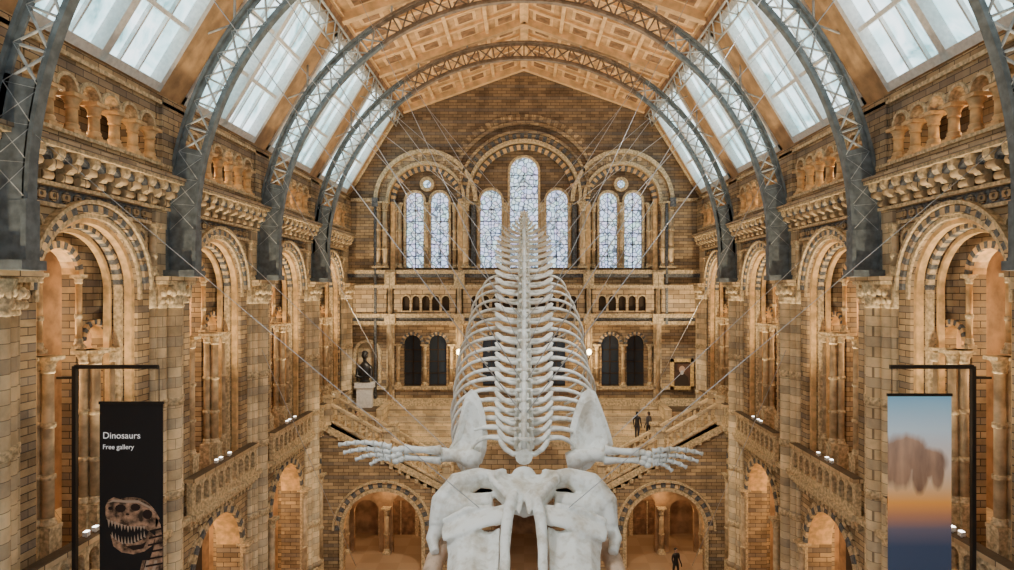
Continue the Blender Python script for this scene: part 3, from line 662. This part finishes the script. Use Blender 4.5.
for (cx,cz,rx,rz_) in((.30,.765,.36,.09),(.64,.725,.28,.07),(.20,.70,.20,.09),(.50,.68,.14,.08),(.78,.68,.11,.07),(.05,.73,.2,.10)):
    sb=N(nt,'ShaderNodeVectorMath',operation='SUBTRACT'); L(tc.outputs['Generated'],sb.inputs[0]); sb.inputs[1].default_value=(cx,0,cz)
    ml_=N(nt,'ShaderNodeVectorMath',operation='MULTIPLY'); L(sb.outputs[0],ml_.inputs[0]); ml_.inputs[1].default_value=(1/rx,0,1/rz_)
    ln=N(nt,'ShaderNodeVectorMath',operation='LENGTH'); L(ml_.outputs[0],ln.inputs[0])
    if prev is None: prev=ln.outputs['Value']
    else:
        mn=N(nt,'ShaderNodeMath',operation='MINIMUM'); L(prev,mn.inputs[0]); L(ln.outputs['Value'],mn.inputs[1]); prev=mn.outputs[0]
ad=N(nt,'ShaderNodeMath',operation='ADD'); L(prev,ad.inputs[0]); L(nz.outputs['Fac'],ad.inputs[1])
mr=N(nt,'ShaderNodeMapRange'); mr.inputs['From Min'].default_value=1.25; mr.inputs['From Max'].default_value=1.6; mr.inputs['To Min'].default_value=.92; mr.inputs['To Max'].default_value=0; L(ad.outputs[0],mr.inputs['Value'])
cn=N(nt,'ShaderNodeValToRGB'); cn.color_ramp.elements[0].color=(.10,.05,.035,1); cn.color_ramp.elements[1].color=(.42,.24,.14,1); cn.color_ramp.elements[0].position=.35; cn.color_ramp.elements[1].position=.65; L(nz.outputs['Fac'],cn.inputs['Fac'])
mx=N(nt,'ShaderNodeMix',data_type='RGBA'); L(mr.outputs[0],mx.inputs[0]); L(rr.outputs['Color'],mx.inputs[6]); L(cn.outputs['Color'],mx.inputs[7])
L(mx.outputs[2],bs.inputs['Base Color']); L(mx.outputs[2],bs.inputs['Emission Color']); bs.inputs['Emission Strength'].default_value=.45; bs.inputs['Roughness'].default_value=.7  # emission brightens the print, so the fabric glows by itself
e2,*_=bannerframe(1,395,'wildlife_banner',m)
# ------------------------------------------------------------ bust, portrait, lamps, floodlights
g=MB(H); c0=Vector((-10.6,41.3,-6.15)); 
g.box(c0.x-.62,c0.x+.62,c0.y-.3,c0.y+.3,c0.z-.35,c0.z,1); g.box(c0.x-.5,c0.x+.5,c0.y-.24,c0.y+.24,c0.z-1.65,c0.z-.35,1)
V3=lambda x,y,z:c0+Vector((x,y,z))
g.tube([V3(0,0,0),V3(0,0,.12),V3(0,0,.25),V3(0,0,.5),V3(0,0,.95),V3(0,0,1.2),V3(0,0,1.4)],[.38,.32,.3,.45,.5,.32,.13],[.3,.25,.2,.28,.3,.22,.13],side=(1,0,0),n=14)
g.tube([V3(0,0,1.35),V3(0,-.02,1.6)],[.13,.12],n=10); g.ell(V3(0,-.05,1.8),(.2,.23,.28)); g.ell(V3(0,-.28,1.78),(.04,.06,.07),0,8,6)
for s in(-1,1): g.ell(V3(s*.2,-.03,1.78),(.03,.05,.07),0,8,6); g.ell(V3(s*.38,-.05,.85),(.16,.2,.3)); g.tube([V3(s*.45,-.1,.9),V3(s*.5,-.25,.45),V3(s*.1,-.35,.35)],[.13,.11,.08],n=8)
g.ell(V3(0,.02,1.95),(.21,.22,.18))
obj('bronze_bust',g.mesh('bust',[plain('bronze',(.025,.024,.024),.35,.3),M_white]))
g=MB(TB)
u0,u1,v0,v1=9.8,11.35,-6.65,-4.6
M_canvas=plain('portrait_canvas',(.10,.05,.03),.6,noise=.5,nscale=2)
for a_ in((u0,u1,v0,v0+.22),(u0,u1,v1-.22,v1),(u0,u0+.22,v0,v1),(u1-.22,u1,v0,v1)): g.box(a_[0],a_[1],a_[2],a_[3],-.6,-.42,0)
g.box(u0+.1,u1-.1,v0+.1,v1-.1,-.5,-.42,1)
uc=(u0+u1)/2; ff=[(uc-.5,v0+.2,-.505),(uc+.5,v0+.2,-.505),(uc+.42,v0+.8,-.505),(uc+.15,v0+1.05,-.505),(uc-.15,v0+1.05,-.505),(uc-.42,v0+.8,-.505)]
g.face(ff,2); g.face([(uc+.2*math.cos(a*.52),v0+1.33+.25*math.sin(a*.52),-.508) for a in range(12)],3); g.face([(uc+.11*math.cos(a*.52),v0+1.12+.15*math.sin(a*.52),-.51) for a in range(12)],4)
obj('portrait_painting',g.mesh('portrait',[M_gold,M_canvas,M_shade_black,plain('painted_skin',(.6,.4,.28)),plain('painted_beard',(.6,.58,.55))]))
lm=MB(); lm.ell((0,0,0),(.17,.17,.2),0,12,8); lm.tube([(0,0,-.2),(0,0,-.4),(0,.25,-.5),(0,.55,-.45)],.035,n=6,mi=1)
lm.tube([(0,0,.2),(0,0,.32)],[.08,.02],n=8,mi=1)
lme=lm.mesh('wall_lamp',[M_lamp,M_black])
def plight(name,loc,en,col,rad=.15,par=None):
    l=bpy.data.lights.new(name,'POINT'); l.energy=en; l.color=col; l.shadow_soft_size=rad; o=obj(name,l,par,loc); return o
for x in(-4.3,4.3):
    obj('wall_lamp',lme,None,(x,YB-1.0,ZC-4.1)); plight('wall_lamp_light',(x,YB-1.6,ZC-4.1),180,(1,.70,.38))
def spot(name,loc,target,en,col,deg,rad=.3):
    l=bpy.data.lights.new(name,'SPOT'); l.energy=en; l.color=col; l.spot_size=math.radians(deg); l.spot_blend=.8; l.shadow_soft_size=rad
    o=obj(name,l,None,loc); o.rotation_euler=(Vector(target)-Vector(loc)).to_track_quat('-Z','Y').to_euler(); return o
WARM=(1,.67,.36)
for s in(-1,1):
    for y in bayc[2:]:
        plight('gallery_lamp_light',(s*15.2,y,ZC-1.0),400,WARM,.4)
        plight('arcade_lamp_light',(s*14.8,y,ZC-10.2),400,WARM,.4)
        plight('triforium_lamp_light',(s*12.9,y,ZC+4.3),80,WARM,.3)
    spot('picture_fill_spot',(s*8.5,38.5,ZC-1.5),(s*10.55,41.8,ZC-5.6),900,(1,.84,.62),44)  # added lamp without a fixture, brightens the bust and portrait corners
    spot('stair_fill_spot',(s*3,27,ZC+3),(s*8,37,ZC-10.5),5600,(1,.82,.58),48)  # unseen spot added in mid-hall to lift the dark stairs
fm=MB()
for u in(-.7,-.35,.35):
    fm.box(u-.07,u+.07,-.06,.06,.04,.15,0); fm.box(u-.06,u+.06,-.05,.05,.15,.17,1); fm.box(u-.02,u+.02,-.02,.02,0,.05,0)
fme=fm.mesh('floodlight',[M_white,M_flood])
for s in(-1,1):
    for y in bayc[1:]:
        obj('floodlight',fme,None,(s*11.68,y,ZC-6.6),math.pi/2)
        spot('floodlight_beam',(s*11.2,y,ZC-6.1),(s*5.5,y,ZC+13),4300,(1,.79,.52),100)
for x in(-8.3,8.3): plight('vestibule_lamp_light',(x,38.0,ZC-12.4),90,WARM,.3); plight('vestibule_lamp_light',(x,40.8,ZC-12.4),130,WARM,.3)
# ------------------------------------------------------------ people
def person(name,loc,rz,top,trou,hair,scale=1.0,stride=.0,armf=.1):
    e=obj(name,None,None,loc,rz); e.scale=(scale,)*3
    vs=[];es=[];rs=[]
    def ch(pts,start=None):
        pr=start
        for p,r_ in pts:
            vs.append(p); rs.append(r_); idx=len(vs)-1
            if pr is not None: es.append((pr,idx))
            pr=idx
        return pr
    pel=ch([((0,0,.95),(.15,.11))]); waist=ch([((0,0,1.1),(.135,.1)),((0,0,1.25),(.16,.11)),((0,0,1.4),(.15,.1))],pel); ch([((0,0,1.5),(.06,.06)),((0,-.01,1.56),(.055,.055))],waist)
    for s in(-1,1):
        f=s*stride
        ch([((s*.1,-f*.1,.86),(.095,.1)),((s*.11,-f*.5,.5),(.065,.07)),((s*.11,-f*.6+.03,.28),(.055,.06)),((s*.115,-f+.03,.09),(.04,.045)),((s*.12,-f-.1,.035),(.04,.03)),((s*.125,-f-.17,.03),(.035,.025))],pel)
        w_=ch([((s*.2,0,1.41),(.06,.06)),((s*.24,.02,1.12),(.045,.045)),((s*.26,-armf,.9),(.033,.033)),((s*.26,-armf-.03,.83),(.036,.018))],waist)
        for j in range(4):
            yy=-armf-.06+j*.022; ch([((s*.262,yy,.78),(.009,.009)),((s*.258,yy-.004,.745+.006*abs(j-1.5)),(.008,.008)),((s*.25,yy-.006,.715+.008*abs(j-1.5)),(.007,.007))],w_)
        ch([((s*.25,-armf-.075,.81),(.01,.01)),((s*.245,-armf-.09,.775),(.009,.009))],w_)
    me=bpy.data.meshes.new(name); me.from_pydata(vs,es,[]); o=obj('body',me,e)
    md=o.modifiers.new('k','SKIN'); 
    for i_,sv in enumerate(me.skin_vertices[0].data): sv.radius=rs[i_]; sv.use_root=(i_==0)
    md.use_smooth_shade=True; o.modifiers.new('s','SUBSURF').levels=1; o.modifiers['s'].render_levels=1
    m,nt,bs=newmat(name+'_clothes'); tc=N(nt,'ShaderNodeTexCoord'); sx=N(nt,'ShaderNodeSeparateXYZ'); nt.links.new(tc.outputs['Object'],sx.inputs[0])
    r_=N(nt,'ShaderNodeValToRGB'); r_.color_ramp.interpolation='CONSTANT'; dv=N(nt,'ShaderNodeMath',operation='DIVIDE'); dv.inputs[1].default_value=2; nt.links.new(sx.outputs[2],dv.inputs[0]); nt.links.new(dv.outputs[0],r_.inputs['Fac'])
    skin=(.45,.27,.18); cols=[(0,(.01,.01,.01)),(.05,trou),(.39,trou),(.46,top),(.755,skin)]
    r_.color_ramp.elements[0].color=(*cols[0][1],1); r_.color_ramp.elements[1].position=.999; r_.color_ramp.elements[1].color=(*skin,1)
    for p_,c_ in cols[1:]: el=r_.color_ramp.elements.new(p_); el.color=(*c_,1)
    nt.links.new(r_.outputs['Color'],bs.inputs['Base Color']); me.materials.append(m)
    h=MB(); h.ell((0,-.01,1.65),(.075,.095,.115),0); h.ell((0,-.108,1.64),(.014,.02,.022),0,6,5); h.ell((0,-.1,1.6),(.028,.01,.008),2,8,5)
    for s in(-1,1): h.ell((s*.03,-.095,1.665),(.012,.008,.007),1,6,5); h.ell((s*.077,0,1.645),(.012,.02,.03),0,6,5)
    h.ell((0,.015,1.69),(.088,.1,.095),1); h.ell((0,.045,1.62),(.08,.07,.1),1)
    obj('head',h.mesh('head',[plain(name+'_skin',skin),plain(name+'_hair',hair,.6),plain(name+'_lips',(.4,.12,.1))]),e)
    return e
bk=(.012,.012,.015)
person('visitor_with_dark_coat',(151*35.6/F,35.4,0),.4,bk,bk,(.03,.02,.015),1.0,.15,.15)
person('visitor_with_black_jacket',(113*39/F,38.95,ZC-9.4),2.6,bk,(.02,.02,.03),(.02,.015,.01),1.0,.12)
person('visitor_with_grey_jacket',(125*39/F,39.1,ZC-9.4),-2.4,(.06,.06,.07),bk,(.05,.03,.02),.98,.1)
person('visitor_with_navy_coat',((356-524)*38.9/F,38.9,ZC-9.4),1.2,(.015,.02,.04),bk,(.03,.02,.02),1.0,.15)
# ------------------------------------------------------------ world
wd=bpy.data.worlds.new('w'); sc.world=wd; wd.use_nodes=True
bg=wd.node_tree.nodes['Background']; bg.inputs[0].default_value=(.92,.95,1,1); bg.inputs[1].default_value=.65
spot('skeleton_fill_spot',(-6,5,ZC+9),(0,11,ZC-3),3800,(.96,.98,1),50,.4)  # this and the next: unseen spots added to whiten and model the skeleton
spot('skeleton_fill_spot',(5,12,ZC+10),(0,17,ZC-1),3200,(.96,.98,1),60,.4)
# ------------------------------------------------------------ camera
cam=bpy.data.cameras.new('cam'); co=obj('camera',cam,None,(0,0,ZC)); co.rotation_euler=(math.pi/2,0,0)
cam.sensor_width=36; cam.lens=F/1014*36; cam.shift_x=-17/1014; cam.shift_y=5/1014; cam.clip_end=200
sc.camera=co
